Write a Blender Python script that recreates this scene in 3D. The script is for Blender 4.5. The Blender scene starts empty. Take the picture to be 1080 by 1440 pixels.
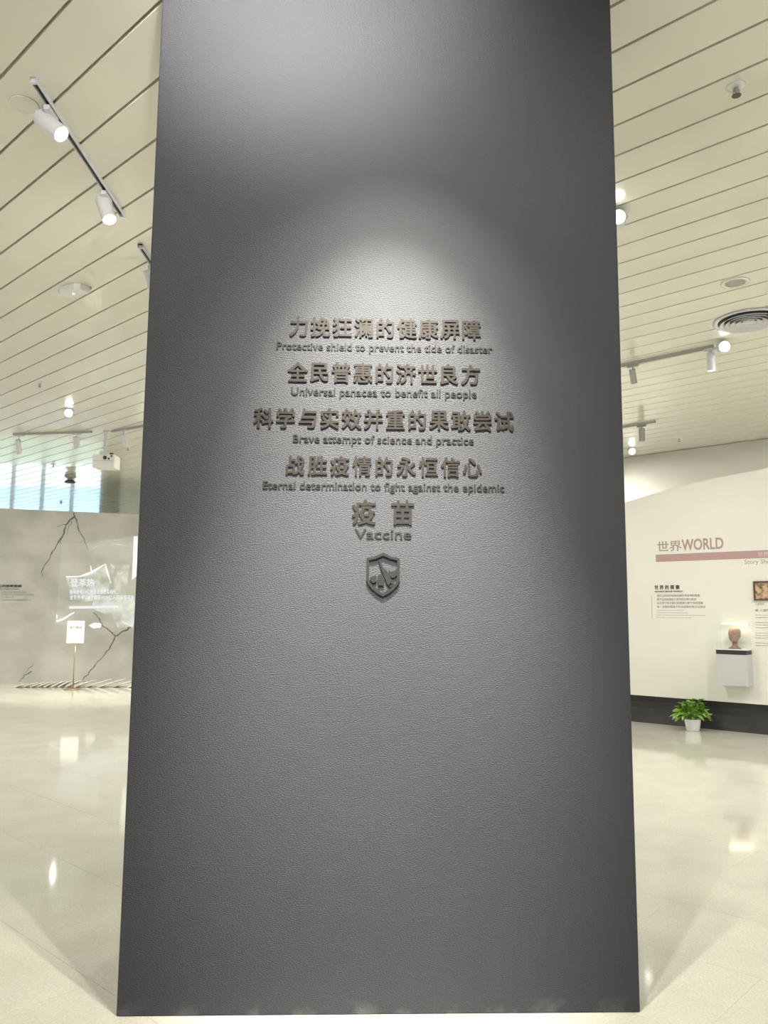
import bpy, bmesh, math, random
from mathutils import Vector, Matrix

# ------------------------------------------------------------------ camera, world, lights, exposure
S = bpy.context.scene
COL = S.collection
F = 1133.0                       # focal length in pixels of the 1080 x 1440 frame
EYE = Vector((0, 0, 1.5))
_up = Vector((69, 9095, -F)).normalized()
_fw = Vector((0, 0, -1)); _y = (_fw - _up * _fw.dot(_up)).normalized(); _x = _y.cross(_up)
ROT = Matrix((_x, _y, _up))      # camera axes -> world axes
cam_d = bpy.data.cameras.new('camera'); cam = bpy.data.objects.new('camera', cam_d); COL.objects.link(cam)
cam_d.sensor_fit = 'VERTICAL'; cam_d.sensor_height = 24.0; cam_d.lens = 24.0 * F / 1440.0
cam_d.clip_start = 0.05; cam_d.clip_end = 300
cam.matrix_world = Matrix.Translation(EYE) @ ROT.to_4x4()
S.camera = cam

vs = S.view_settings
vs.view_transform = 'Standard'; vs.look = 'None'; vs.gamma = 1.0; vs.use_curve_mapping = False
vs.exposure = 0.0

S.cycles.transparent_max_bounces = 24
W = bpy.data.worlds.new('sky'); S.world = W; W.use_nodes = True
wn = W.node_tree; wn.nodes.clear()
wo = wn.nodes.new('ShaderNodeOutputWorld'); wb = wn.nodes.new('ShaderNodeBackground')
wt = wn.nodes.new('ShaderNodeTexCoord'); wsx = wn.nodes.new('ShaderNodeSeparateXYZ'); wr = wn.nodes.new('ShaderNodeValToRGB')
wn.links.new(wt.outputs['Generated'], wsx.inputs[0]); wn.links.new(wsx.outputs['Z'], wr.inputs[0])
wr.color_ramp.elements[0].position = 0.0; wr.color_ramp.elements[0].color = (1.0, 0.98, 0.94, 1)
wr.color_ramp.elements[1].position = 0.7; wr.color_ramp.elements[1].color = (0.55, 0.74, 1.0, 1)
wn.links.new(wr.outputs[0], wb.inputs[0]); wn.links.new(wb.outputs[0], wo.inputs[0])
wb.inputs[1].default_value = 1.6

CEIL = 4.416


def aim(o, d):
    o.rotation_euler = Vector(d).to_track_quat('-Z', 'Y').to_euler()


def spot(name, loc, target, power, angle, blend=0.6, color=(1, 0.93, 0.8), radius=0.03):
    l = bpy.data.lights.new(name, 'SPOT'); l.energy = power; l.spot_size = math.radians(angle)
    l.spot_blend = blend; l.color = color; l.shadow_soft_size = radius
    o = bpy.data.objects.new(name, l); COL.objects.link(o); o.location = loc
    aim(o, Vector(target) - Vector(loc)); return o


def overhead_area_light(name, loc, sx, sy, power, color=(1, 0.975, 0.91)):
    l = bpy.data.lights.new(name, 'AREA'); l.shape = 'RECTANGLE'; l.size = sx; l.size_y = sy; l.energy = power; l.color = color
    o = bpy.data.objects.new(name, l); COL.objects.link(o); o.location = loc; return o


# the accent lamps on the pillar face (on the track in front of it, above the frame), and an added fill
spot('pillar_accent_lamp', (0.04, 2.15, 4.25), (0.0, 3.23, 2.02), 1950, 36, 1.0, (1, 0.955, 0.83), 0.012)
spot('pillar_accent_lamp', (0.04, 2.15, 4.25), (0.0, 3.23, 1.95), 520, 54, 1.0, (1, 0.955, 0.83), 0.02)  # wider weak cone at the same point, added to soften the beam's edge
spot('pillar_added_fill', (0.0, 0.2, 4.25), (0.0, 3.23, 1.1), 1600, 28, 1.0, (1, 0.97, 0.9), 0.04)  # unseen frontal fill, added to brighten the lower middle of the face
spot('pillar_flood_lamp', (0.10, 1.80, 4.25), (0.0, 2.9, 0.2), 235, 170, 1.0, (1, 0.96, 0.86), 0.02)
spot('pillar_crown_lamp', (-0.50, 1.9, 4.2), (-0.42, 3.23, 4.3), 480, 88, 1.0, (1, 0.96, 0.9), 0.03)
sun = bpy.data.lights.new('sun', 'SUN'); sun.energy = 11; sun.angle = 0.01; sun.color = (1, 0.97, 0.92)
so = bpy.data.objects.new('sun', sun); COL.objects.link(so); aim(so, (0.15, -0.6, -0.8))
# unseen lights added under the ceiling to brighten the hall; the weakest makes the floor glint
for i, (x, y, p) in enumerate([(-4.8, 8.2, 110), (-9.5, 13.5, 130), (4.6, 7.5, 85), (-4, 1, 75), (3.5, 0.5, 35), (0.5, 8.5, 110), (0, -4, 100), (7.5, 5.5, 170), (-7.35, 18.9, 4), (-3.0, 14.5, 130), (7.5, 10.5, 90), (3.6, 14.0, 45)]):
    overhead_area_light('unseen_hall_light', (x, y, CEIL - 0.06), 0.09 if p > 20 else 0.05, 0.09 if p > 20 else 0.05, p)


# ------------------------------------------------------------------ helpers
def ray(px, py):
    return (ROT.transposed() if False else _rm) @ Vector((px - 540, -(py - 720), -F))


_rm = Matrix(((_x.x, _x.y, _x.z), (_y.x, _y.y, _y.z), (_up.x, _up.y, _up.z)))
cam.matrix_world = Matrix.Translation(EYE) @ _rm.to_4x4()


def atz(px, py, z):
    d = ray(px, py); return EYE + d * ((z - EYE.z) / d.z)


def aty(px, py, y):
    d = ray(px, py); return EYE + d * (y / d.y)


def onp(px, py, P, N):
    d = ray(px, py); return EYE + d * ((P - EYE).dot(N) / d.dot(N))


def new_mat(name, color, rough=0.5, metal=0.0, spec=0.5, emit=None, estr=0.0, coat=0.0):
    m = bpy.data.materials.new(name); m.use_nodes = True
    b = m.node_tree.nodes['Principled BSDF']
    b.inputs['Base Color'].default_value = (*color, 1); b.inputs['Roughness'].default_value = rough
    b.inputs['Metallic'].default_value = metal; b.inputs['Specular IOR Level'].default_value = spec
    b.inputs['Coat Weight'].default_value = coat
    if emit:
        b.inputs['Emission Color'].default_value = (*emit, 1); b.inputs['Emission Strength'].default_value = estr
    return m


def vary(m, scale, c1, c2, lo=0.35, hi=0.65, detail=4, stretch=(1, 1, 1), bump=0.0, bscale=None, bstretch=None, bdist=0.01):
    """noise colour variation between c1 and c2, and fine relief, in object space"""
    nt = m.node_tree; b = nt.nodes['Principled BSDF']
    tc = nt.nodes.new('ShaderNodeTexCoord'); mp = nt.nodes.new('ShaderNodeMapping'); mp.inputs['Scale'].default_value = stretch
    nz = nt.nodes.new('ShaderNodeTexNoise'); nz.inputs['Scale'].default_value = scale; nz.inputs['Detail'].default_value = detail
    rp = nt.nodes.new('ShaderNodeValToRGB')
    rp.color_ramp.elements[0].position = lo; rp.color_ramp.elements[0].color = (*c1, 1)
    rp.color_ramp.elements[1].position = hi; rp.color_ramp.elements[1].color = (*c2, 1)
    nt.links.new(tc.outputs['Object'], mp.inputs[0]); nt.links.new(mp.outputs[0], nz.inputs[0])
    nt.links.new(nz.outputs[0], rp.inputs[0]); nt.links.new(rp.outputs[0], b.inputs['Base Color'])
    if bump:
        mp2 = nt.nodes.new('ShaderNodeMapping'); mp2.inputs['Scale'].default_value = bstretch or stretch
        n2 = nt.nodes.new('ShaderNodeTexNoise'); n2.inputs['Scale'].default_value = bscale or scale; n2.inputs['Detail'].default_value = 3
        bp = nt.nodes.new('ShaderNodeBump'); bp.inputs['Strength'].default_value = bump; bp.inputs['Distance'].default_value = bdist
        nt.links.new(tc.outputs['Object'], mp2.inputs[0]); nt.links.new(mp2.outputs[0], n2.inputs[0])
        nt.links.new(n2.outputs[0], bp.inputs['Height']); nt.links.new(bp.outputs[0], b.inputs['Normal'])
    return m


M = {}
M['pillar'] = vary(new_mat('pillar_paint', (0.09, 0.092, 0.1), 0.6, spec=0.3), 1.1, (0.037, 0.039, 0.046), (0.042, 0.044, 0.051),
                   bump=0.7, bscale=150, bstretch=(1, 1.6, 1), bdist=0.006)
M['letter'] = new_mat('letter_bronze', (0.0165, 0.0125, 0.0100), 0.5, spec=0.3)
M['letter_grey'] = new_mat('letter_grey', (0.013, 0.0125, 0.0115), 0.5, spec=0.3)
M['ceil'] = vary(new_mat('ceiling_metal', (0.8, 0.78, 0.69), 0.22, spec=0.9, coat=0.5), 0.8, (0.79, 0.775, 0.675), (0.82, 0.80, 0.70))
M['ceil_gap'] = new_mat('ceiling_backing', (0.42, 0.40, 0.33), 0.7)  # darker cream than the planks; the joints' shade is put into the colour
M['floor'] = vary(new_mat('floor_stone', (0.6, 0.58, 0.48), 0.07, spec=0.5), 3.0, (0.63, 0.615, 0.54), (0.68, 0.665, 0.585), detail=8)
M['grout'] = new_mat('floor_joint', (0.46, 0.45, 0.39), 0.6)
M['white_wall'] = vary(new_mat('wall_white', (0.74, 0.73, 0.66), 0.6), 0.7, (0.72, 0.71, 0.645), (0.76, 0.75, 0.68))
M['dado'] = vary(new_mat('plinth_dark', (0.03, 0.03, 0.03), 0.5), 4, (0.016, 0.016, 0.016), (0.028, 0.027, 0.026), bump=0.2, bscale=20)
M['concrete'] = vary(new_mat('wall_concrete', (0.4, 0.39, 0.35), 0.75), 1.3, (0.40, 0.395, 0.36), (0.52, 0.515, 0.475), detail=9,
                     stretch=(1, 1, 1.3), bump=0.25, bscale=4, bdist=0.02)
M['crack'] = new_mat('crack_dark', (0.13, 0.12, 0.105), 0.9)
M['fixture'] = new_mat('fixture_white', (0.72, 0.72, 0.76), 0.35)
M['fixture_grey'] = new_mat('fixture_grey', (0.42, 0.42, 0.40), 0.45)
M['black'] = new_mat('black_metal', (0.02, 0.02, 0.02), 0.4)
M['lens'] = new_mat('lamp_lens', (1, 1, 1), 0.3, emit=(1, 0.96, 0.88), estr=9)
M['lens_off'] = new_mat('lamp_lens_unlit', (0.35, 0.34, 0.3), 0.3)
M['lens_low'] = new_mat('lamp_lens_dim', (1, 1, 1), 0.3, emit=(1, 0.97, 0.9), estr=4)
M['lens_strip'] = new_mat('light_strip', (1, 1, 1), 0.3, emit=(1, 0.9, 0.7), estr=1.6)
M['ink'] = new_mat('ink_black', (0.03, 0.03, 0.028), 0.6)
M['ink_grey'] = new_mat('ink_grey', (0.27, 0.26, 0.24), 0.6)
M['ink_pale'] = new_mat('ink_pale', (0.42, 0.41, 0.38), 0.6)
M['mauve'] = new_mat('band_mauve', (0.42, 0.27, 0.27), 0.5)
M['mauve_text'] = new_mat('heading_mauve', (0.36, 0.27, 0.255), 0.5)
M['band_text'] = new_mat('band_lettering', (0.62, 0.48, 0.48), 0.5)
M['sign'] = new_mat('sign_board', (0.92, 0.92, 0.88), 0.3)
M['sign_metal'] = new_mat('sign_post', (0.42, 0.33, 0.2), 0.3, metal=0.8)
M['board'] = vary(new_mat('board_white', (0.6, 0.59, 0.53), 0.6), 6, (0.5, 0.49, 0.44), (0.68, 0.67, 0.6))
M['pot'] = new_mat('pot_white', (0.82, 0.82, 0.80), 0.25)
M['leaf'] = vary(new_mat('leaf_green', (0.12, 0.3, 0.02), 0.4), 14, (0.07, 0.20, 0.012), (0.26, 0.48, 0.05))
M['leaf_pale'] = vary(new_mat('leaf_pale', (0.45, 0.6, 0.2), 0.4), 14, (0.30, 0.48, 0.10), (0.60, 0.72, 0.33))
M['soil'] = new_mat('soil', (0.05, 0.035, 0.02), 0.9)
M['cabinet'] = new_mat('cabinet_shaded', (0.52, 0.52, 0.53), 0.5)  # a white box; the case's shadow is put into this grey
M['bust_dark'] = new_mat('bust_dark_clay', (0.07, 0.03, 0.015), 0.6)
M['bust'] = vary(new_mat('bust_clay', (0.3, 0.14, 0.07), 0.5), 12, (0.14, 0.06, 0.03), (0.32, 0.15, 0.075))
M['frame'] = new_mat('frame_wood', (0.09, 0.04, 0.025), 0.4)
M['grille_dark'] = new_mat('diffuser_recess', (0.12, 0.115, 0.10), 0.8)
M['grass'] = vary(new_mat('lawn', (0.1, 0.2, 0.06), 0.9), 5, (0.10, 0.17, 0.07), (0.17, 0.26, 0.11))
M['paving'] = new_mat('paving', (0.88, 0.88, 0.87), 0.8)
M['blue_band'] = new_mat('reflection_blue', (0.13, 0.40, 0.90), 0.5)  # plain blue ground, added for the tint mirrored in the ceiling
M['dark_wall'] = new_mat('wall_taupe', (0.26, 0.24, 0.20), 0.7)

gl = bpy.data.materials.new('clear_glass'); gl.use_nodes = True
nt = gl.node_tree; nt.nodes.clear()
o_ = nt.nodes.new('ShaderNodeOutputMaterial'); mx = nt.nodes.new('ShaderNodeMixShader')
tr = nt.nodes.new('ShaderNodeBsdfTransparent'); gy = nt.nodes.new('ShaderNodeBsdfGlossy'); gy.inputs['Roughness'].default_value = 0.02
lw = nt.nodes.new('ShaderNodeLayerWeight'); lw.inputs[0].default_value = 0.25
tr.inputs[0].default_value = (0.97, 0.99, 0.98, 1)
mx.inputs[0].default_value = 0.05; nt.links.new(tr.outputs[0], mx.inputs[1]); nt.links.new(gy.outputs[0], mx.inputs[2])
nt.links.new(mx.outputs[0], o_.inputs[0]); M['glass'] = gl


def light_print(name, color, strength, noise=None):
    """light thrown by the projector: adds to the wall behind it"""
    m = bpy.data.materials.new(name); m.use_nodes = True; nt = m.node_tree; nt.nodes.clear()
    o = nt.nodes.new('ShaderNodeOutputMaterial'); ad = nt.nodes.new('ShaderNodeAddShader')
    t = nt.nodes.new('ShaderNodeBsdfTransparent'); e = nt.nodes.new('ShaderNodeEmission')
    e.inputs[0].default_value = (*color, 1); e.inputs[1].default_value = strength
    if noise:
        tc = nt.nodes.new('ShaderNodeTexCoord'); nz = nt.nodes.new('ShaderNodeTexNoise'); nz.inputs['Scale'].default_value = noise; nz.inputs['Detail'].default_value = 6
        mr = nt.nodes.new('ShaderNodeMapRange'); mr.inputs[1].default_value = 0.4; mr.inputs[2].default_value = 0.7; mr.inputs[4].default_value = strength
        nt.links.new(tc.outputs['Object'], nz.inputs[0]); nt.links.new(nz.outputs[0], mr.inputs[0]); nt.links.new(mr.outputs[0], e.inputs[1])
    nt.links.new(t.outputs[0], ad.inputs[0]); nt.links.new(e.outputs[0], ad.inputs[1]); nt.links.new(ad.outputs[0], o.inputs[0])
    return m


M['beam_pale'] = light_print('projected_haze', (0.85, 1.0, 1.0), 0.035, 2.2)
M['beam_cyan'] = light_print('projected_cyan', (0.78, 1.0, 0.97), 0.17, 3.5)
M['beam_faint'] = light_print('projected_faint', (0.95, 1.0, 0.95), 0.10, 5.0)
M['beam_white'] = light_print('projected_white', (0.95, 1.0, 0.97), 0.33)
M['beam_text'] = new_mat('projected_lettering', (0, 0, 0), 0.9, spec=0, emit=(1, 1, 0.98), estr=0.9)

# picture print
pm = new_mat('old_print', (0.5, 0.35, 0.22), 0.5); vary(pm, 14, (0.11, 0.08, 0.05), (0.56, 0.38, 0.24), lo=0.38, hi=0.56, detail=6); M['print'] = pm

# floor: terrazzo flecks
nt = M['floor'].node_tree; b = nt.nodes['Principled BSDF']; src = b.inputs['Base Color'].links[0].from_socket
tc = nt.nodes.new('ShaderNodeTexCoord'); vo = nt.nodes.new('ShaderNodeTexNoise'); vo.inputs['Scale'].default_value = 90; vo.inputs['Detail'].default_value = 2
vr = nt.nodes.new('ShaderNodeValToRGB'); vr.color_ramp.elements[0].position = 0.3; vr.color_ramp.elements[0].color = (0.90, 0.90, 0.89, 1)
vr.color_ramp.elements[1].position = 0.68; vr.color_ramp.elements[1].color = (1.06, 1.06, 1.06, 1)
mu = nt.nodes.new('ShaderNodeMixRGB'); mu.blend_type = 'MULTIPLY'; mu.inputs[0].default_value = 1
gm = nt.nodes.new('ShaderNodeNewGeometry')
nt.links.new(gm.outputs['Position'], vo.inputs[0]); nt.links.new(vo.outputs[0], vr.inputs[0])
nt.links.new(src, mu.inputs[1]); nt.links.new(vr.outputs[0], mu.inputs[2]); nt.links.new(mu.outputs[0], b.inputs['Base Color'])
for k in ('floor', 'ceil'):      # their mottling runs on from piece to piece
    nt = M[k].node_tree; g2 = nt.nodes.new('ShaderNodeNewGeometry')
    for n in nt.nodes:
        if n.type == 'MAPPING': nt.links.new(g2.outputs['Position'], n.inputs[0])

# pillar scuffs near its foot
nt = M['pillar'].node_tree; b = nt.nodes['Principled BSDF']; src = b.inputs['Base Color'].links[0].from_socket
g2 = nt.nodes.new('ShaderNodeNewGeometry'); sx = nt.nodes.new('ShaderNodeSeparateXYZ'); nt.links.new(g2.outputs['Position'], sx.inputs[0])
mr = nt.nodes.new('ShaderNodeMapRange'); mr.inputs[1].default_value = 0.0; mr.inputs[2].default_value = 0.06; mr.inputs[3].default_value = 1.0; mr.inputs[4].default_value = 0.0
nt.links.new(sx.outputs['Z'], mr.inputs[0])
nz = nt.nodes.new('ShaderNodeTexNoise'); nz.inputs['Scale'].default_value = 9; nz.inputs['Detail'].default_value = 7; nt.links.new(g2.outputs['Position'], nz.inputs[0])
m2 = nt.nodes.new('ShaderNodeMapRange'); m2.inputs[1].default_value = 0.5; m2.inputs[2].default_value = 0.75; m2.inputs[4].default_value = 0.4; nt.links.new(nz.outputs[0], m2.inputs[0])
mm = nt.nodes.new('ShaderNodeMath'); mm.operation = 'MULTIPLY'; nt.links.new(mr.outputs[0], mm.inputs[0]); nt.links.new(m2.outputs[0], mm.inputs[1])
mi = nt.nodes.new('ShaderNodeMixRGB'); nt.links.new(mm.outputs[0], mi.inputs[0]); nt.links.new(src, mi.inputs[1]); mi.inputs[2].default_value = (0.30, 0.30, 0.30, 1)
nt.links.new(mi.outputs[0], b.inputs['Base Color'])


def link(name, me, parent=None, mat=None, smooth=False):
    if mat and not me.materials: me.materials.append(M[mat] if isinstance(mat, str) else mat)
    o = bpy.data.objects.new(name, me); COL.objects.link(o)
    if parent: o.parent = parent
    if smooth:
        for p in me.polygons: p.use_smooth = True
    return o


def bm_obj(name, bm, mat, parent=None, smooth=False, loc=None, rot=None):
    me = bpy.data.meshes.new(name); bmesh.ops.recalc_face_normals(bm, faces=bm.faces); bm.to_mesh(me); bm.free()
    o = link(name, me, parent, mat, smooth)
    if loc is not None: o.location = loc
    if rot is not None: o.rotation_euler = rot
    return o


def empty(name, label, cat, loc=(0, 0, 0), rot=(0, 0, 0), group=None):
    o = bpy.data.objects.new(name, None); COL.objects.link(o); o.location = loc; o.rotation_euler = rot
    o.empty_display_size = 0.1
    return tag(o, label, cat, group)


def tag(o, label=None, cat=None, group=None, kind=None):
    if label: o['label'] = label
    if cat: o['category'] = cat
    if group: o['group'] = group
    if kind: o['kind'] = kind
    return o


def box(bm, x0, x1, y0, y1, z0, z1, bevel=0.0, mtx=None):
    r = bmesh.ops.create_cube(bm, size=1.0)
    vs_ = r['verts']
    for v in vs_:
        v.co = Vector(((x0 + x1) / 2 + v.co.x * (x1 - x0), (y0 + y1) / 2 + v.co.y * (y1 - y0), (z0 + z1) / 2 + v.co.z * (z1 - z0)))
    if bevel:
        es = list({e for v in vs_ for e in v.link_edges})
        r2 = bmesh.ops.bevel(bm, geom=es, offset=bevel, segments=2, affect='EDGES', profile=0.5)
        vs_ = list({v for f in r2['faces'] for v in f.verts} | {v for v in vs_ if v.is_valid})
    if mtx is not None: bmesh.ops.transform(bm, matrix=mtx, verts=[v for v in vs_ if v.is_valid])
    return bm


def lathe(bm, prof, seg=24, mtx=None):
    rings = []
    new = []
    for r, z in prof:
        ring = [bm.verts.new((r * math.cos(2 * math.pi * k / seg), r * math.sin(2 * math.pi * k / seg), z)) for k in range(seg)] if r > 1e-6 else [bm.verts.new((0, 0, z))]
        rings.append(ring); new += ring
    for a, b_ in zip(rings, rings[1:]):
        for k in range(seg):
            k2 = (k + 1) % seg
            if len(a) == 1 and len(b_) == 1: continue
            if len(a) == 1: bm.faces.new((a[0], b_[k], b_[k2]))
            elif len(b_) == 1: bm.faces.new((a[k], b_[0], a[k2]))
            else: bm.faces.new((a[k], b_[k], b_[k2], a[k2]))
    if mtx is not None: bmesh.ops.transform(bm, matrix=mtx, verts=new)
    return bm


def prism(bm, pts, z0, z1):
    a = [bm.verts.new((x, y, z0)) for x, y in pts]; b_ = [bm.verts.new((x, y, z1)) for x, y in pts]
    n = len(pts)
    bm.faces.new(a[::-1]); bm.faces.new(b_)
    for k in range(n): bm.faces.new((a[k], a[(k + 1) % n], b_[(k + 1) % n], b_[k]))
    return bm


def text_mesh(body, size, extrude, offset=0.0, align='LEFT', space=1.0, res=3):
    cu = bpy.data.curves.new('lettering', 'FONT'); cu.body = body; cu.size = size; cu.extrude = extrude
    cu.align_x = align; cu.space_character = space; cu.resolution_u = res
    o = bpy.data.objects.new('lettering', cu); COL.objects.link(o)
    dg = bpy.context.evaluated_depsgraph_get()
    me = bpy.data.meshes.new_from_object(o.evaluated_get(dg)); me.materials.clear()
    bpy.data.objects.remove(o); bpy.data.curves.remove(cu)
    if offset and len(me.vertices):       # a bolder cut: the strokes widened by overlapping shifted copies
        src = [v.co.copy() for v in me.vertices]; fs = [tuple(p.vertices) for p in me.polygons]; n = len(src)
        co, fc = [], []
        for i, (dx, dy) in enumerate(((1, 1), (-1, 1), (1, -1), (-1, -1), (0, 0))):
            k = 1.0 - 0.012 * i
            co += [(c.x + dx * offset, c.y + dy * offset, c.z * k + (k - 1) * 0.5 * extrude) for c in src]
            fc += [tuple(j + i * n for j in f) for f in fs]
        bpy.data.meshes.remove(me); me = bpy.data.meshes.new('lettering'); me.from_pydata(co, [], fc)
    return me


def fit(me, w=None, h=None, x0=0.0, y0=0.0, center=False):
    """scale the lettering's plane extents to w x h with its lower left corner at x0, y0"""
    xs = [v.co.x for v in me.vertices]; ys = [v.co.y for v in me.vertices]
    if not xs: return me
    mx_, Mx, my, My = min(xs), max(xs), min(ys), max(ys)
    kx = w / (Mx - mx_) if w else None; ky = h / (My - my) if h else None
    kx = kx or ky; ky = ky or kx
    for v in me.vertices:
        v.co.x = x0 + (v.co.x - mx_) * kx; v.co.y = y0 + (v.co.y - my) * ky
    return me


# ------------------------------------------------------------------ directions of the building
UD = Vector((-math.cos(math.radians(43.27)), math.sin(math.radians(43.27)), 0))   # along the planks, away to the far left
VD = Vector((-UD.y, UD.x, 0))                                                     # across them, towards the far wall negative


def uv(u, v, z=0.0):
    return UD * u + VD * v + Vector((0, 0, z))


YW = 28.0        # the glazed far wall
VW = -14.05      # the far white wall, parallel to the planks

# ------------------------------------------------------------------ structure
# floor: bed + stone tiles
bm = bmesh.new()
pts = [(-30, -12), (22, -12), (22, 28), (-30, 28)]
prism(bm, pts, -0.15, -0.004)
floor = tag(bm_obj('floor', bm, 'grout'), kind='structure')
TW, TL = 0.645, 1.29
tile_me = bpy.data.meshes.new('tile')
bm = bmesh.new(); box(bm, 0.0002, TL - 0.0002, 0.0007, TW - 0.0007, -0.02, 0.0); bm.to_mesh(tile_me); bm.free(); tile_me.materials.append(M['floor'])
cells = []
TR = math.atan2(UD.y, UD.x)
V0 = -3.677
for i in range(-45, 40):
    for j in range(-20, 45):
        u0 = j * TL + (i % 2) * TL / 2; v0 = V0 + i * TW
        c = uv(u0 + TL / 2, v0 + TW / 2)
        if c.y > 27.3 or c.x < -29 or c.x > 21 or c.y < -11: continue
        cells.append((u0, v0, c))


def in_view(c):
    rr = _rm.transposed() @ (c - EYE)
    if rr.z > -0.3: return False
    X = 540 - rr.x / rr.z * F * -1 * -1; Y = 720 + rr.y / rr.z * F
    return -60 < X < 1140 and Y < 1520


vis = sorted([c for c in cells if in_view(c[2])], key=lambda c: (c[2] - EYE).length)
near = vis[:290]; nearset = {(round(a, 3), round(b_, 3)) for a, b_, _ in near}
for u0, v0, c in near:
    p = uv(u0, v0); o = link('tile', tile_me, floor); o.location = p; o.rotation_euler = (0, 0, TR)
bm = bmesh.new()
for u0, v0, c in cells:
    if (round(u0, 3), round(v0, 3)) in nearset: continue
    g = 0.0005
    a = [uv(u0 + g, v0 + g), uv(u0 + TL - g, v0 + g), uv(u0 + TL - g, v0 + TW - g), uv(u0 + g, v0 + TW - g)]
    t = [bm.verts.new((q.x, q.y, 0)) for q in a]; bb = [bm.verts.new((q.x, q.y, -0.004)) for q in a]
    bm.faces.new(t)
    for k in range(4): bm.faces.new((t[k], bb[k], bb[(k + 1) % 4], t[(k + 1) % 4]))
tag(bm_obj('distant_tiles', bm, 'floor', floor), kind='stuff')

# ceiling: backing + long metal planks with open joints
bm = bmesh.new(); prism(bm, [(-30, -12), (22, -12), (22, 28), (-30, 28)], CEIL + 0.022, CEIL + 0.2)
ceiling = tag(bm_obj('ceiling', bm, 'ceil_gap'), kind='structure')
PW, GAP = 0.30, 0.017
k = 0
for i in range(-46, 26):
    v0 = -0.0375 + i * PW
    if v0 - PW / 2 < VW - 0.2: continue
    a, b_ = v0 + GAP / 2, v0 + PW - GAP / 2
    bm = bmesh.new()

    def uend(v): return min(44.0, (YW - 0.02 - VD.y * v) / UD.y)
    bt = 0.002
    P_ = [(-14, a), (uend(a), a), (uend(b_), b_), (-14, b_)]
    I_ = [(-14, a + bt), (uend(a), a + bt), (uend(b_), b_ - bt), (-14, b_ - bt)]
    top = [bm.verts.new(uv(u, v, CEIL + 0.02)) for u, v in P_]
    mid = [bm.verts.new(uv(u, v, CEIL + bt)) for u, v in P_]
    bot = [bm.verts.new(uv(u, v, CEIL)) for u, v in I_]
    bm.faces.new(top); bm.faces.new(bot[::-1])
    for A, B in ((top, mid), (mid, bot)):
        for q in range(4): bm.faces.new((A[q], A[(q + 1) % 4], B[(q + 1) % 4], B[q]))
    bm_obj('plank', bm, 'ceil', ceiling)

# far white wall behind everything, parallel to the planks
def wall_slab(name, A, B, t, z0, z1, mat):
    d = (B - A).normalized(); n = Vector((-d.y, d.x, 0)) * t
    bm = bmesh.new(); prism(bm, [(A.x, A.y), (B.x, B.y), (B.x + n.x, B.y + n.y), (A.x + n.x, A.y + n.y)], z0, z1)
    return tag(bm_obj(name, bm, mat), kind='structure')


A_ = uv(-12, VW); B_ = uv((YW - VD.y * VW) / UD.y, VW)
wall_slab('wall_back', B_, A_, 0.25, -0.15, CEIL + 0.2, 'white_wall')
XC = B_.x
# glazed wall at y = 28, left of the corner: sill wall, head, columns, panes
bm = bmesh.new()
box(bm, -30, XC - 0.02, YW, YW + 0.25, 0.0, 0.5)
box(bm, -30, XC - 0.02, YW, YW + 0.25, CEIL - 0.12, CEIL + 0.2)
box(bm, -9.95, XC - 0.02, YW, YW + 0.25, 0.5, CEIL - 0.12)
wl = tag(bm_obj('wall_far', bm, 'dark_wall'), kind='structure')
XS = [-9.95 - 1.05 * k for k in range(20)]
for k in range(18):
    x1, x0 = XS[k], XS[k + 1]
    bm = bmesh.new(); fw = 0.04
    box(bm, x0, x0 + fw, YW + 0.03, YW + 0.2, 0.5, CEIL - 0.12); box(bm, x1 - fw, x1, YW + 0.03, YW + 0.2, 0.5, CEIL - 0.12)
    box(bm, x0 + fw, x1 - fw, YW + 0.05, YW + 0.15, 0.5, 0.56); box(bm, x0 + fw, x1 - fw, YW + 0.05, YW + 0.15, CEIL - 0.18, CEIL - 0.12)
    w_ = tag(bm_obj('window_%d' % (k + 1), bm, 'fixture_grey'), kind='structure')
    bm = bmesh.new(); box(bm, x0 + fw, x1 - fw, YW + 0.09, YW + 0.1, 0.56, CEIL - 0.18); bm_obj('pane', bm, 'glass', w_)
# outside: unseen ground, bands added and coloured for the ceiling's reflection
for nm, y0, y1, z, mt in (('lawn', 28.3, 40.5, -0.05, 'grass'), ('plaza_paving', 40.5, 48.0, -0.04, 'paving'), ('blue_reflection_band', 48.0, 90, -0.04, 'blue_band')):
    bm = bmesh.new(); box(bm, -70, 10, y0, y1, z - 0.2, z); tag(bm_obj(nm, bm, mt), kind='structure')

# ---- exhibition wall on the right with sloping top and dark plinth
RP = Vector((3.5177, 11.6385, 0)); RD = Vector((4.8696 - 3.5177, 10.4382 - 11.6385, 0)).normalized(); RN = Vector((RD.y, -RD.x, 0))
if RN.dot(EYE - RP) < 0: RN = -RN
RM = Matrix(((RD.x, 0, RN.x, RP.x), (RD.y, 0, RN.y, RP.y), (0, 1, 0, 0), (0, 0, 0, 1)))     # local x along the wall, y up, z out of it


def rw(px, py, off=0.0):
    p = onp(px, py, RP + RN * off, RN); return (p - RP).dot(RD), p.z


bm = bmesh.new()
prof = [(-3.5, 0.37), (6.0, 0.37), (6.0, 3.62), (4.0, 3.55), (1.97, 3.40), (1.35, 3.345), (0.75, 3.26), (0.35, 3.19), (0.0, 3.12), (-1.0, 2.93), (-3.5, 2.6)]
prism(bm, prof, -0.28, 0.0)
wr_ = tag(bm_obj('wall_right', bm, 'white_wall'), kind='structure'); wr_.matrix_world = RM
bm = bmesh.new()
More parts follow.
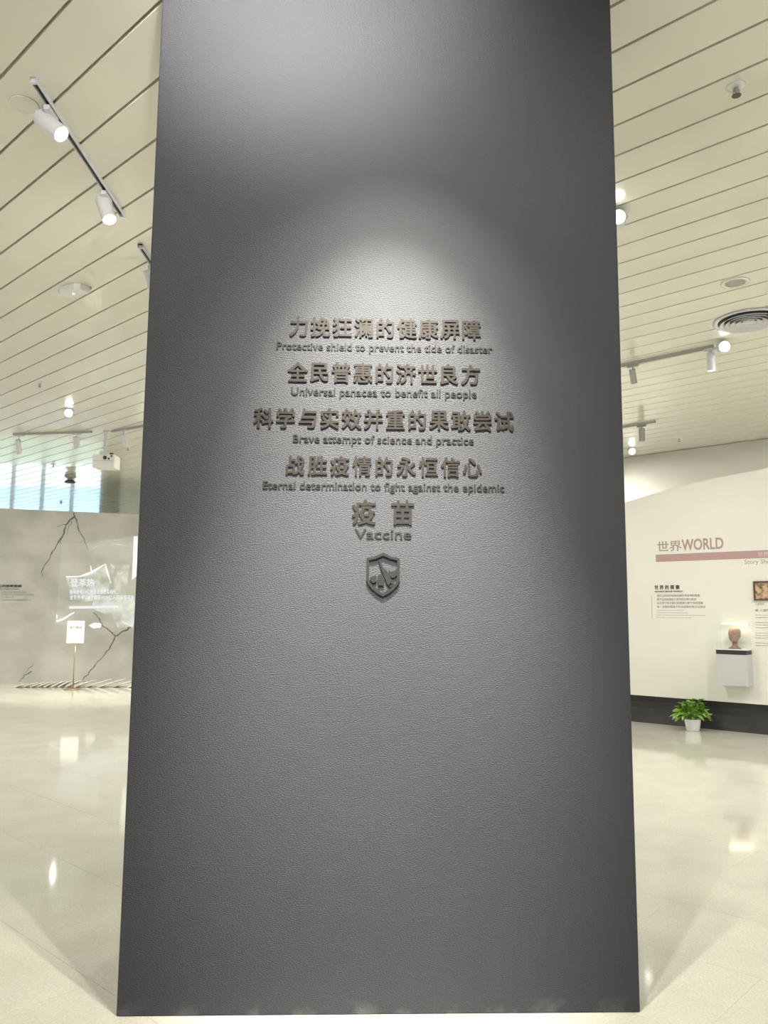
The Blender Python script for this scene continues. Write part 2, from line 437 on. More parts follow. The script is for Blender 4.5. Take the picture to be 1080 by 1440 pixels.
# concave dark plinth under the wall
secs = [(-0.005, 0.0), (-0.03, 0.10), (-0.045, 0.20), (-0.04, 0.29), (-0.015, 0.345), (-0.001, 0.37), (-0.26, 0.37), (-0.26, 0.0)]
va = [bm.verts.new((-3.5, z, w)) for w, z in secs]; vb = [bm.verts.new((6.0, z, w)) for w, z in secs]
for q in range(len(secs)): bm.faces.new((va[q], va[(q + 1) % len(secs)], vb[(q + 1) % len(secs)], vb[q]))
bm.faces.new(va); bm.faces.new(vb[::-1])
bs = tag(bm_obj('baseboard_right', bm, 'dado', smooth=False), kind='structure'); bs.matrix_world = RM


def wall_text(name, body, box_px, mat, label, cat='wall text', wp=rw, mtx=RM, offset=0.0, thick=0.0015, bold=0.0, parent=None, group=None, space=1.0):
    """lettering fitted to the rectangle (x left, y top, x right, y bottom)"""
    xl, yt, xr, yb = box_px
    s0, z0 = wp(xl, yb); s1, z1 = wp(xr, yt); s0b, z1b = wp(xl, yt)
    me = text_mesh(body, 1.0, 0.5, bold, space=space)
    fit(me, w=abs(s1 - s0), h=abs(z1b - z0), x0=min(s0, s1), y0=z0)
    for v in me.vertices: v.co.z = offset + thick * (v.co.z + 0.5)
    o = link(name, me, parent, mat)
    if parent is None:
        tag(o, label, cat, group); o.matrix_world = mtx
    return o


# heading 世界 WORLD and its band
hd = empty('wall_heading', 'mauve heading 世界 WORLD above the band on the white wall', 'heading'); hd.matrix_world = RM
wall_text('lettering', '世界', (924.5, 761.5, 958, 776.5), 'mauve_text', None, parent=hd, bold=0.012)
wall_text('lettering', 'WORLD', (959, 758.5, 1017, 774.5), 'mauve_text', None, parent=hd, bold=0.02)
bm = bmesh.new(); box(bm, 0.43, 5.2, 2.235, 2.335, 0.0, 0.004)
bd = tag(bm_obj('wall_band', bm, 'mauve'), 'long mauve horizontal band below the heading on the white wall', 'band'); bd.matrix_world = RM
me = text_mesh('世界范围', 1.0, 0.5, 0.01); fit(me, h=0.065, x0=rw(1066, 780)[0], y0=2.252)
for v in me.vertices: v.co.z = 0.004 + 0.001 * (v.co.z + 0.5)
link('lettering', me, bd, 'band_text')
me = text_mesh('Story Showcase', 1.0, 0.5, 0.0); fit(me, h=0.075, x0=rw(1047, 790)[0], y0=2.145)
for v in me.vertices: v.co.z = 0.0015 * (v.co.z + 0.5)
tag(link('wall_caption', me, None, 'ink_grey'), 'small grey English caption just under the mauve band', 'wall text').matrix_world = RM

tp = empty('wall_panel_text', 'black title 世界的探索 with four grey text lines on the white wall', 'wall text'); tp.matrix_world = RM
wall_text('title', '世 界 的 探 索', (920.5, 823, 955.5, 829.3), 'ink', None, parent=tp, bold=0.03)
wall_text('subtitle', 'ADVENTUROUS WORLD', (920.5, 830.8, 960, 833.2), 'ink', None, parent=tp, bold=0.03)
TL_ = ['我们以时间的线索回顾世界各地的探索', '看不见的病毒给人类带来灾难与挑战', '从古至今科学家们用智慧与勇气寻找答案', '每一次胜利都离不开全球携手努力与坚持']
for i, (yt, xr) in enumerate(((836, 984), (841.2, 979), (846.2, 988.5), (851.5, 992))):
    sl = -0.004 * 0
    wall_text('text_line', TL_[i], (924, yt, xr, yt + 3.5), 'ink_grey', None, parent=tp, bold=0.01)
for i, (yt, xr, tx) in enumerate(((857.3, 962, 'A journey through time and discovery'), (860.7, 967, 'Unseen viruses have long challenged mankind'),
                                  (864.0, 992, 'Scientists everywhere have searched for the answer with wisdom and courage'), (867.3, 973, 'Every victory was won by working together'))):
    wall_text('text_line', tx, (923.5, yt, xr, yt + 2.0), 'ink_pale', None, parent=tp)
s0, z0 = rw(918.2, 838); s1, z1 = rw(917.2, 870)
bm = bmesh.new(); box(bm, s1 - 0.003, s1 + 0.003, z1, z0, 0, 0.002); bm_obj('rule', bm, 'ink_pale', tp)

# framed print and its captions at the right edge of the frame
s0, z0 = rw(1061, 844.5); s1, z1 = rw(1061, 817.5)
pf = empty('framed_print', 'old brown print in a dark wooden frame high on the white wall', 'picture'); pf.matrix_world = RM
w_ = 0.42; zl, zh = z0, z1; t_ = 0.018
bm = bmesh.new()
box(bm, s0, s0 + t_, zl, zh, 0, 0.025); box(bm, s0 + w_ - t_, s0 + w_, zl, zh, 0, 0.025)
box(bm, s0 + t_, s0 + w_ - t_, zl, zl + t_, 0, 0.025); box(bm, s0 + t_, s0 + w_ - t_, zh - t_, zh, 0, 0.025)
bm_obj('frame', bm, 'frame', pf)
bm = bmesh.new(); box(bm, s0 + t_, s0 + w_ - t_, zl + t_, zh - t_, 0, 0.012); bm_obj('print', bm, 'print', pf)
cp = empty('picture_caption', 'grey caption block of short lines under the framed print', 'wall text'); cp.matrix_world = RM


def cap(py, h, tx, mat, w=None):
    s, z = rw(1062, py); me = text_mesh(tx, 1.0, 0.5, 0.01); fit(me, w=w, h=h, x0=s, y0=z - h)
    for v in me.vertices: v.co.z = 0.0015 * (v.co.z + 0.5)
    link('text_line', me, cp, mat)


cap(847.5, 0.035, '人痘接种', 'ink_pale', 0.11); cap(856.5, 0.03, '图 人痘接种术的流传', 'ink_grey', 0.40)
for y_ in (864, 867.5, 874.5, 878, 881.5, 889, 892.5, 896, 903, 906.5):
    cap(y_, 0.018, 'Variolation spread along the trade routes from east to west', 'ink_pale', 0.44)

# ---- wall case with the clay head
OFF = 0.20
s0, zb = rw(1009.3, 963, OFF); s1, _ = rw(1052.3, 963, OFF)
_, zs0 = rw(1009.3, 919.5, OFF); _, zs1 = rw(1009.3, 913.5, OFF); _, zt = rw(1009.3, 876, OFF)
cs = empty('display_case', 'lit glass wall case on a white box with a black shelf band', 'display case'); cs.matrix_world = RM
bm = bmesh.new(); box(bm, s0, s1, zb, zs0, 0.001, OFF); bm_obj('cabinet_body', bm, 'cabinet', cs)
bm = bmesh.new(); box(bm, s0 - 0.003, s1 - 0.004, zs0, zs1, 0.001, OFF + 0.004); bm_obj('shelf_band', bm, 'black', cs)
bm = bmesh.new(); box(bm, s0, s1, zs1, zs1 + 0.012, 0.001, OFF); bm_obj('case_floor', bm, 'pot', cs)
bm = bmesh.new(); g = 0.006; zf = zs1 + 0.012
box(bm, s0, s1, zf, zt, OFF - g, OFF); box(bm, s0, s0 + g, zf, zt, 0.004, OFF - g); box(bm, s1 - g, s1, zf, zt, 0.004, OFF - g)
box(bm, s0, s1, zt - 0.001, zt + g, 0.004, OFF)
bm_obj('glass_cover', bm, 'glass', cs)
bm = bmesh.new(); box(bm, s0 + 0.03, s1 - 0.03, zt - 0.014, zt - 0.004, 0.03, 0.06); bm_obj('light_strip', bm, 'lens_strip', cs)
lp = bpy.data.lights.new('case_lamp', 'AREA'); lp.shape = 'RECTANGLE'; lp.size = 0.3; lp.size_y = 0.05; lp.energy = 0.7; lp.color = (1, 0.88, 0.66)
lo = bpy.data.objects.new('case_lamp', lp); COL.objects.link(lo)
lo.location = RP + RD * (s0 + s1) / 2 + RN * 0.165 + Vector((0, 0, zt - 0.016))

# the head: rings bottom to top, front = +z local; (height, half width, half depth, depth shift)
bm = bmesh.new()
HS = (zt - zf) * 0.86
rows = [(0.0, .36, .19, .0), (0.04, .32, .18, .0), (0.10, .20, .14, .0), (0.16, .125, .12, .0), (0.24, .10, .115, -.01), (0.30, .10, .12, -.01), (0.335, .125, .17, .03),
        (0.37, .165, .22, .045), (0.43, .20, .25, .03), (0.52, .235, .275, .01), (0.61, .25, .295, .0), (0.70, .258, .31, -.01), (0.79, .255, .31, -.02),
        (0.87, .23, .285, -.03), (0.93, .185, .235, -.03), (0.975, .115, .15, -.03), (1.0, .0, .0, -.03)]
seg = 36; rings = []
for z, hw, hd_, sh in rows:
    if hw == 0: rings.append([bm.verts.new((0, z, sh))]); continue
    ring = []
    for k in range(seg):
        a = 2 * math.pi * k / seg; x = math.sin(a) * hw; d = math.cos(a) * hd_ + sh
        if math.cos(a) > 0 and z > 0.36:
            ax = abs(math.sin(a)) * hw
            d += 0.095 * math.exp(-((ax) / 0.04) ** 2) * math.exp(-((z - 0.60) / 0.05) ** 2)       # nose
            d += 0.03 * math.exp(-((ax) / 0.03) ** 2) * math.exp(-((z - 0.68) / 0.06) ** 2)
            d -= 0.085 * math.exp(-((ax - 0.105) / 0.05) ** 2) * math.exp(-((z - 0.68) / 0.04) ** 2)  # eye sockets
            d += 0.02 * math.exp(-((ax - 0.09) / 0.09) ** 2) * math.exp(-((z - 0.755) / 0.03) ** 2)   # brow
            d += 0.03 * math.exp(-((ax) / 0.07) ** 2) * math.exp(-((z - 0.50) / 0.025) ** 2)          # lips
            d += 0.025 * math.exp(-((ax) / 0.06) ** 2) * math.exp(-((z - 0.41) / 0.03) ** 2)          # chin
        ring.append(bm.verts.new((x, z, d)))
    rings.append(ring)
for a, b_ in zip(rings, rings[1:]):
    for k in range(seg):
        if len(b_) == 1: bm.faces.new((a[k], a[(k + 1) % seg], b_[0]))
        else: bm.faces.new((a[k], a[(k + 1) % seg], b_[(k + 1) % seg], b_[k]))
bm.faces.new(rings[0][::-1])
hb = bm_obj('clay_bust', bm, 'bust', smooth=True)
md = hb.modifiers.new('smooth', 'SUBSURF'); md.levels = 1; md.render_levels = 1
tag(hb, 'brown clay head and neck standing inside the lit wall case', 'bust')
hb.matrix_world = RM @ Matrix.Translation((s0 + (s1 - s0) * 0.54, zf, 0.10)) @ Matrix.Rotation(math.radians(-14), 4, 'Y') @ Matrix.Scale(HS, 4) @ Matrix.Scale(0.9, 4, (0, 0, 1))
for sd in (-1, 1):
    bm = bmesh.new(); bmesh.ops.create_uvsphere(bm, u_segments=12, v_segments=8, radius=1)
    for v in bm.verts: v.co = Vector((v.co.x * 0.03 + sd * 0.262, v.co.y * 0.08 + 0.62, v.co.z * 0.055 - 0.01))
    bm_obj('ear', bm, 'bust', hb, True)

for sd in (-1, 1):
    bm = bmesh.new(); bmesh.ops.create_uvsphere(bm, u_segments=12, v_segments=8, radius=1)
    for v in bm.verts: v.co = Vector((v.co.x * 0.052 + sd * 0.10, v.co.y * 0.026 + 0.675, v.co.z * 0.03 + 0.225))
    tag(bm_obj('eye', bm, 'bust_dark', hb, True), 'dark sunken eye')
bm = bmesh.new(); bmesh.ops.create_uvsphere(bm, u_segments=12, v_segments=8, radius=1)
for v in bm.verts: v.co = Vector((v.co.x * 0.075, v.co.y * 0.016 + 0.49, v.co.z * 0.02 + 0.288))
bm_obj('mouth', bm, 'bust_dark', hb, True)

# ------------------------------------------------------------------ left concrete exhibition wall, gently curved
LB = [(-7.826, 16.79), (-6.545, 17.242), (-5.316, 17.618)]


def ly(x):
    (x0, y0), (x1, y1), (x2, y2) = LB
    return y0 * (x - x1) * (x - x2) / ((x0 - x1) * (x0 - x2)) + y1 * (x - x0) * (x - x2) / ((x1 - x0) * (x1 - x2)) + y2 * (x - x0) * (x - x1) / ((x2 - x0) * (x2 - x1))


def lpt(px, py, off=0.0):
    """point on the concrete wall, off metres in front of it"""
    d = ray(px, py); y = 17.0
    for _ in range(12):
        p = EYE + d * (y / d.y); y = ly(p.x) - off
    return EYE + d * (y / d.y)


LH = 3.6
bm = bmesh.new(); N_ = 32; xs = [-10.6 + (7.9) * k / N_ for k in range(N_ + 1)]
fr = [(x, ly(x)) for x in xs]; bk = [(x - 0.06, ly(x) + 0.22) for x in xs]
prism(bm, fr + bk[::-1], -0.0, LH)
wleft = tag(bm_obj('wall_left', bm, 'concrete'), kind='structure')


def lpoly(name, pts, mat, parent=None, off=0.004, th=0.002, close=True):
    bm = bmesh.new()
    P3 = [lpt(0 + x / 4.965, 700 + y / 4.965, off) for x, y in pts]
    f_ = [bm.verts.new(p) for p in P3]; b_ = [bm.verts.new(p + Vector((0, th, 0))) for p in P3]; n = len(pts)
    bm.faces.new(f_); bm.faces.new(b_[::-1])
    for k in range(n): bm.faces.new((f_[k], f_[(k + 1) % n], b_[(k + 1) % n], b_[k]))
    bmesh.ops.triangulate(bm, faces=[f for f in bm.faces if len(f.verts) > 4])
    return bm_obj(name, bm, mat, parent)


def lstroke(name, pts, widths, mat, parent=None, off=0.003, th=0.002):
    """a ragged tapering strip along pts (crop pixels)"""
    L, R = [], []
    for i, (x, y) in enumerate(pts):
        a = pts[max(0, i - 1)]; b_ = pts[min(len(pts) - 1, i + 1)]
        d = Vector((b_[0] - a[0], b_[1] - a[1])).normalized(); w = widths[i] / 2
        L.append(Vector((x - d.y * w, y + d.x * w))); R.append(Vector((x + d.y * w, y - d.x * w)))
    bm = bmesh.new()
    q = lambda p, o_: bm.verts.new(lpt(p.x / 4.965, 700 + p.y / 4.965, o_))
    lf = [q(p, off) for p in L]; rf = [q(p, off) for p in R]; lb = [q(p, off - th) for p in L]; rb = [q(p, off - th) for p in R]
    for k in range(len(pts) - 1):
        bm.faces.new((lf[k], lf[k + 1], rf[k + 1], rf[k])); bm.faces.new((lb[k], rb[k], rb[k + 1], lb[k + 1]))
        bm.faces.new((lf[k], lb[k], lb[k + 1], lf[k + 1])); bm.faces.new((rf[k], rf[k + 1], rb[k + 1], rb[k]))
    bm.faces.new((lf[0], rf[0], rb[0], lb[0])); bm.faces.new((lf[-1], lb[-1], rb[-1], rf[-1]))
    return bm_obj(name, bm, mat, parent)


random.seed(4)


def ragged(pts, w0, w1, n=4, j=5):
    out = []
    for a, b_ in zip(pts, pts[1:]):
        for k in range(n):
            t = k / n; out.append((a[0] + (b_[0] - a[0]) * t + random.uniform(-j, j) * (t > 0), a[1] + (b_[1] - a[1]) * t + random.uniform(-j, j) * (t > 0)))
    out.append(pts[-1]); m = len(out)
    return out, [(w0 + (w1 - w0) * i / (m - 1)) * random.uniform(0.6, 1.3) for i in range(m)]


for pts, w0, w1 in [([(518, 104), (518, 132), (460, 190), (440, 262), (400, 325), (365, 375), (345, 430), (310, 470), (290, 520), (300, 550)], 10, 4),
                    ([(520, 132), (540, 180), (550, 230), (590, 290), (610, 350)], 8, 3),
                    ([(500, 165), (480, 200), (470, 250)], 5, 2), ([(440, 185), (465, 185), (395, 200)], 4, 2), ([(420, 320), (425, 290), (450, 240)], 5, 2),
                    ([(655, 800), (690, 840), (712, 890), (760, 925), (805, 962)], 6, 9),
                    ([(915, 905), (860, 930), (805, 965), (770, 1040), (720, 1110), (670, 1160), (620, 1220), (580, 1270)], 10, 5),
                    ([(712, 890), (716, 905), (700, 915)], 4, 2), ([(225, 1210), (170, 1240), (130, 1285)], 7, 4), ([(235, 1165), (200, 1190), (150, 1250)], 5, 2)]:
    p_, w_ = ragged(pts, w0, w1); lstroke('crack', p_, w_, 'crack', wleft)

# projected picture on the concrete wall, its light built as glowing sheets
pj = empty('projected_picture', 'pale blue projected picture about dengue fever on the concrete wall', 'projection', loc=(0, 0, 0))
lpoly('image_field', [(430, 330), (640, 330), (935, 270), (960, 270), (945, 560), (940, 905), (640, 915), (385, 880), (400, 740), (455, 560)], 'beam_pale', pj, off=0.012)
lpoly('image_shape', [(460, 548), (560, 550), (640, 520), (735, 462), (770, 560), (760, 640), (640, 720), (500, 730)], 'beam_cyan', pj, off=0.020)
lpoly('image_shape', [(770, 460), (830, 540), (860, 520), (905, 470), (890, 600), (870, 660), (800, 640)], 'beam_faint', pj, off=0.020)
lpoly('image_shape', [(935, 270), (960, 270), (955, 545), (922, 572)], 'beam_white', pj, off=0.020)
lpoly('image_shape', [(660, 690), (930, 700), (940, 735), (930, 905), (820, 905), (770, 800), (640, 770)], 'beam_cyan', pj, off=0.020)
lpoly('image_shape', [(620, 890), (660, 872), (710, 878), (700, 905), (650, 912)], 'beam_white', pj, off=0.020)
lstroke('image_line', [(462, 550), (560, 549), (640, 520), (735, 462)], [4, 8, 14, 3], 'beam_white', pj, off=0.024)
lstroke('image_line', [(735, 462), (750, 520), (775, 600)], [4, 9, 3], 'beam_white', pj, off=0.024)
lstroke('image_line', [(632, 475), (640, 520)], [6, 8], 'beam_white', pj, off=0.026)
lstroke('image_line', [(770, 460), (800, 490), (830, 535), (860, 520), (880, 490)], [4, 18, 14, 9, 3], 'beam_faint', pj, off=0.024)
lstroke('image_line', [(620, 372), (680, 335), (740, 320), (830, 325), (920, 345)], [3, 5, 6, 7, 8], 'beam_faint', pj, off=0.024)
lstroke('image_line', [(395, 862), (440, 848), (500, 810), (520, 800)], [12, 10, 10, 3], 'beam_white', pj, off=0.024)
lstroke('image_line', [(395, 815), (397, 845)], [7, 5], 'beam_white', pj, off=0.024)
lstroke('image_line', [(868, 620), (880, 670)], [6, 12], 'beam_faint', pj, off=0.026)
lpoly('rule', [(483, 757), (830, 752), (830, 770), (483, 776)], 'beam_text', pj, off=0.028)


def ltext(body, px0, pt, px1, pb, mat, parent, bold=0.02, name='text_line', off=0.028):
    me = text_mesh(body, 1.0, 0.0, bold, res=2)
    fit(me, w=1.0, h=1.0)
    for v in me.vertices:
        v.co = lpt(px0 + (px1 - px0) * v.co.x, pb + (pt - pb) * v.co.y, off)
    return link(name, me, parent, mat)


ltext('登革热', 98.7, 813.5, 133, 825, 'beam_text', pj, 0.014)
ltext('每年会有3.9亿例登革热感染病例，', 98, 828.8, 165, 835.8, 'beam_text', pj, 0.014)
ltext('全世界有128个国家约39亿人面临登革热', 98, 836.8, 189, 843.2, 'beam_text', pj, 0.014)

lt = empty('wall_notice', 'small black title with grey lines on the bare concrete wall', 'wall text')
ltext('被遗忘的热带疾病', -14, 822, 30.3, 826.2, 'ink', lt, 0.02, off=0.004)
ltext('The forgotten tropical diseases', -14, 827.2, 27, 829.2, 'ink', lt, 0.015, off=0.004)
for tx, x1, y0 in (('蚊虫叮咬传播的古老病毒', 37, 831.5), ('在热带与亚热带的城市乡村之间流行', 48, 835.2), ('至今威胁人类', 19, 838.8), ('疫苗的研制为人类带来新的希望与保护', 44, 842.6)):
    ltext(tx, 2.5, y0, x1, y0 + 2.4, 'ink_grey', lt, 0.0, off=0.004)
for tx, x1, y0 in (('An ancient virus carried by mosquitoes', 33, 848.0), ('it spreads in cities', 22, 850.8), ('and a vaccine brings hope', 26, 853.4)):
    ltext(tx, 2.5, y0, x1, y0 + 1.5, 'ink_pale', lt, 0.0, off=0.004)

# white boards strewn along the foot of the concrete wall
random.seed(7)
bx = [20, 31, 42, 52, 62, 72, 82, 92, 104, 120, 138, 158, 180]
bl = [13, 14, 14, 14, 14, 14, 14, 18, 26, 30, 33, 35, 36]
names_ = ['lowest and farthest toward the bare end', 'second from the bare end', 'third from the bare end', 'fourth from the bare end', 'fifth from the bare end',
          'just before the sign post', 'sixth, directly behind the sign post', 'just past the sign post base', 'long one past the sign post', 'second long one past the sign post',
          'third long one past the sign post', 'long one that starts close to the pillar', 'long one mostly hidden by the pillar']
for i, (x, l) in enumerate(zip(bx, bl)):
    p = atz(x, 967, 0); q = atz(x + l, 967, 0); L_ = (q - p).length
    rise = (0.05 + 0.11 * i / 12); th = 0.018; wd = 0.22 + 0.1 * i / 12
    tilt = math.atan2(rise, L_)
    bm = bmesh.new(); box(bm, 0, L_ / math.cos(tilt), -wd / 2, wd / 2, 0, th, 0.002)
    o = bm_obj('white_board', bm, 'board')
    o.location = Vector((p.x, p.y + 0.12 + 0.03 * (i % 2), 0.002)); o.rotation_euler = (0, -tilt, math.radians(random.uniform(-2, 2)))
    tag(o, 'tilted white board at the concrete wall foot, ' + names_[i], 'board', 'white boards along the concrete wall')

# sign on a post
sp_ = atz(102.5, 970, 0)
sg = empty('sign_stand', 'white notice on a thin brass post before the concrete wall', 'sign', loc=sp_)
bm = bmesh.new(); lathe(bm, [(0, 0), (0.155, 0), (0.16, 0.012), (0.15, 0.024), (0.03, 0.035), (0.02, 0.05), (0, 0.05)], 32); bm_obj('base', bm, 'sign_metal', sg, True)
bm = bmesh.new(); lathe(bm, [(0, 0.04), (0.012, 0.04), (0.012, 0.95), (0, 0.95)], 12); bm_obj('post', bm, 'sign_metal', sg, True)
pl = [aty(px, py, sp_.y) - sp_ for px, py in ((95.2, 873), (119.3, 873), (118.5, 904.5), (94, 904.5))]
x0 = (pl[0].x + pl[3].x) / 2; x1 = (pl[1].x + pl[2].x) / 2; z0 = pl[2].z; z1 = pl[0].z
bm = bmesh.new(); box(bm, x0, x1, -0.022, -0.012, z0, z1, 0.004); bm_obj('board', bm, 'sign', sg)
for tx, a, b_, zt_, h_, mt, bo in (('请勿翻越', .14, .88, .64, .13, 'ink_grey', .02), ('Please do not climb over', .18, .80, .47, .035, 'ink_pale', 0)):
    me = text_mesh(tx, 1, 0.5, bo); fit(me, w=(x1 - x0) * (b_ - a), h=(z1 - z0) * h_, x0=x0 + (x1 - x0) * a, y0=z0 + (z1 - z0) * zt_)
    for v in me.vertices: v.co = Vector((v.co.x, -0.0225 - 0.0005 * v.co.z, v.co.y))
    link('lettering', me, sg, mt)

# ------------------------------------------------------------------ the pillar
PL = atz(163, 1430, 0); PR = atz(900.7, 1424, 0)
pd = (PR - PL).normalized(); pn = Vector((pd.y, -pd.x, 0)); pw = (PR - PL).length     # pn points to the viewer
PM = Matrix(((pd.x, 0, pn.x, PL.x), (pd.y, 0, pn.y, PL.y), (0, 1, 0, 0), (0, 0, 0, 1)))   # x along the face, y up, z out
bm = bmesh.new(); box(bm, 0, pw, 0, CEIL + 0.015, -0.95, 0, 0.006)
pil = bm_obj('pillar', bm, 'pillar'); pil.matrix_world = PM
tag(pil, 'broad dark grey rough-plastered pillar carrying the raised inscriptions', 'pillar')


def pf_(px, py):
    p = onp(px, py, PL, pn); return (p - PL).dot(pd), p.z


def han_line(text, pxl, pyt, pxr, pyb, label, skip=0, name='inscription'):
    """characters spread evenly between the pixel box's sides, on the pillar face"""
    xl, zb_ = pf_(pxl, pyb); xr, _ = pf_(pxr, pyb); _, zt_ = pf_((pxl + pxr) / 2, pyt); _, zb2 = pf_((pxl + pxr) / 2, pyb)
    h = zt_ - zb2; n = len(text); hw = h * 0.92; pitch = (xr - xl - hw) / (n - 1)
    e = empty(name, label, 'inscription'); e.matrix_world = PM @ Matrix.Translation((xl, zb2, 0))
    for i, c in enumerate(text):
        me = text_mesh(c, 1.0, 0.5, 0.019)
        xs_ = [v.co.x for v in me.vertices]; ys_ = [v.co.y for v in me.vertices]
        k = h / 0.975; cx = (min(xs_) + max(xs_)) / 2 if c not in '' else 0.5
        cy = (min(ys_) + max(ys_)) / 2
        for v in me.vertices:
            v.co = Vector(((v.co.x - cx) * k * 0.95 + hw / 2, (v.co.y - cy) * k + h / 2, DEP * (v.co.z + 0.5)))
        o = link('character', me, e, 'letter'); o.location = (i * pitch, 0, 0)
    return e


DEP = 0.0055


def latin_line(text, pxl, pyt, pxr, pyb, label, bold=0.012):
    """words; box = cap height top to baseline"""
    xl, _ = pf_(pxl, pyb); xr, _ = pf_(pxr, pyb); xm = (pxl + pxr) / 2; _, zt_ = pf_(xm, pyt); _, zb_ = pf_(xm, pyb)
    capm = text_mesh('P', 1.0, 0, bold); ch = max(v.co.y for v in capm.vertices) - min(v.co.y for v in capm.vertices)
    full = text_mesh(text, 1.0, 0, bold); fx = [v.co.x for v in full.vertices]
    kx = (xr - xl) / (max(fx) - min(fx)); ky = (zt_ - zb_) / ch
    e = empty('inscription', label, 'inscription'); e.matrix_world = PM @ Matrix.Translation((xl, zb_, 0))
    words = text.split(' ')
    for i, w in enumerate(words):
        pre = ' '.join(words[:i + 1])
        me = text_mesh(w, 1.0, 0.5, bold)
        a = text_mesh(pre, 1.0, 0, bold); end = max(v.co.x for v in a.vertices) - min(fx)
        sh = end - max(v.co.x for v in me.vertices)
        for v in me.vertices: v.co = Vector(((v.co.x + sh) * kx, v.co.y * ky, DEP * 0.6 * (v.co.z + 0.5)))
        link('word', me, e, 'letter_grey')
    return e


han_line('力挽狂澜的健康屏障', 406.5, 448, 676, 476, 'raised bronze characters 力挽狂澜的健康屏障 forming the topmost line on the pillar')
latin_line('Protective shield to prevent the tide of disaster', 389, 483.5, 692, 494, 'raised English words Protective shield to prevent the tide of disaster')
han_line('全民普惠的济世良方', 405, 511, 675, 539.5, 'raised bronze characters 全民普惠的济世良方, second line of the pillar')
latin_line('Universal panacea to benefit all people', 409.5, 546.5, 670, 557.5, 'raised English words Universal panacea to benefit all people')
han_line('科学与实效并重的果敢尝试', 357, 576, 722, 604.5, 'raised bronze characters 科学与实效并重的果敢尝试, the widest line on the pillar')
latin_line('Brave attempt of science and practice', 412, 612.5, 666, 623.5, 'raised English words Brave attempt of science and practice')
han_line('战胜疫情的永恒信心', 402, 642, 677, 670, 'raised bronze characters 战胜疫情的永恒信心, fourth line of the pillar, above 疫苗')
latin_line('Eternal determination to fight against the epidemic', 369.5, 678.5, 709, 689.5, 'raised English words Eternal determination to fight against the epidemic')
han_line('疫苗', 495, 703, 582.5, 738.5, 'two large raised characters 疫苗 above the shield emblem')
latin_line('Vaccine', 499, 744, 578.5, 758, 'raised English word Vaccine above the shield emblem', 0.010)

# shield emblem
ex, ez = pf_(490 + 525 / 10.8, 760 + 520 / 10.8)
em = empty('shield_emblem', 'raised shield emblem with a syringe and bottle below the word Vaccine', 'emblem'); em.matrix_world = PM @ Matrix.Translation((ex, ez, 0))
sc_ = abs(pf_(600, 800)[0] - pf_(500, 800)[0]) / 100 / 10.8


def ep(pts): return [((x - 525) * sc_, -(y - 520) * sc_) for x, y in pts]


outer = [(525, 190), (400, 245), (272, 272), (272, 600), (300, 670), (365, 745), (440, 805), (525, 850), (610, 805), (685, 745), (750, 670), (778, 600), (778, 272), (650, 245)]
inner = [(525, 235), (415, 282), (312, 305), (312, 590), (336, 645), (395, 712), (458, 762), (525, 800), (592, 762), (655, 712), (714, 645), (738, 590), (738, 305), (635, 282)]
bm = bmesh.new(); O_ = ep(outer); I_ = ep(inner); n = len(O_); D_ = 0.011
of = [bm.verts.new((x, y, D_)) for x, y in O_]; if_ = [bm.verts.new((x, y, D_)) for x, y in I_]
ob = [bm.verts.new((x, y, 0)) for x, y in O_]; ib = [bm.verts.new((x, y, 0)) for x, y in I_]
for k in range(n):
    k2 = (k + 1) % n
    bm.faces.new((of[k], of[k2], if_[k2], if_[k])); bm.faces.new((of[k], ob[k], ob[k2], of[k2])); bm.faces.new((if_[k], if_[k2], ib[k2], ib[k]))
bm_obj('rim', bm, 'letter_grey', em)
for nm, pts in (('syringe', [(452, 300), (478, 296), (530, 420), (575, 450), (670, 625), (690, 655), (668, 668), (640, 640), (612, 690), (588, 662), (505, 460)]),
                ('hand', [(606, 440), (640, 480), (680, 470), (745, 425), (742, 520), (700, 560), (650, 568), (612, 520)]),
                ('bottle', [(452, 520), (528, 520), (524, 548), (540, 570), (536, 684), (452, 684), (438, 570), (454, 548)]),
                ('leaf', [(330, 560), (420, 535), (430, 600), (420, 632), (362, 650), (325, 600)]),
                ('drop', [(630, 690), (672, 655), (690, 668), (650, 712), (618, 706)])):
    bm = bmesh.new(); prism(bm, ep(pts), 0, 0.009); bmesh.ops.triangulate(bm, faces=[f for f in bm.faces if len(f.verts) > 4]); bm_obj(nm, bm, 'letter_grey', em)

# ------------------------------------------------------------------ ceiling fittings


def track(A, B, label, drop=0.0, mat='fixture'):
    """a slim lamp rail between two plan points, slot underneath"""
    A = Vector((A[0], A[1], CEIL - drop)); B = Vector((B[0], B[1], CEIL - drop)); L_ = (B - A).length
    e = empty('lamp_track', label, 'lamp track', loc=A, rot=(0, 0, math.atan2((B - A).y, (B - A).x)))
    bm = bmesh.new(); w = 0.018
    box(bm, 0, L_, -w, -w + 0.005, -0.03, 0); box(bm, 0, L_, w - 0.005, w, -0.03, 0); box(bm, 0, L_, -w + 0.005, w - 0.005, -0.012, 0)
    box(bm, 0, 0.02, -w - .002, w + .002, -0.033, 0); box(bm, L_ - 0.02, L_, -w - .002, w + .002, -0.033, 0)
    bm_obj('rail', bm, mat, e)
    bm = bmesh.new(); box(bm, 0.03, L_ - 0.03, -w + 0.0055, w - 0.0055, -0.0135, -0.0122); bm_obj('slot', bm, 'black', e)
    return e


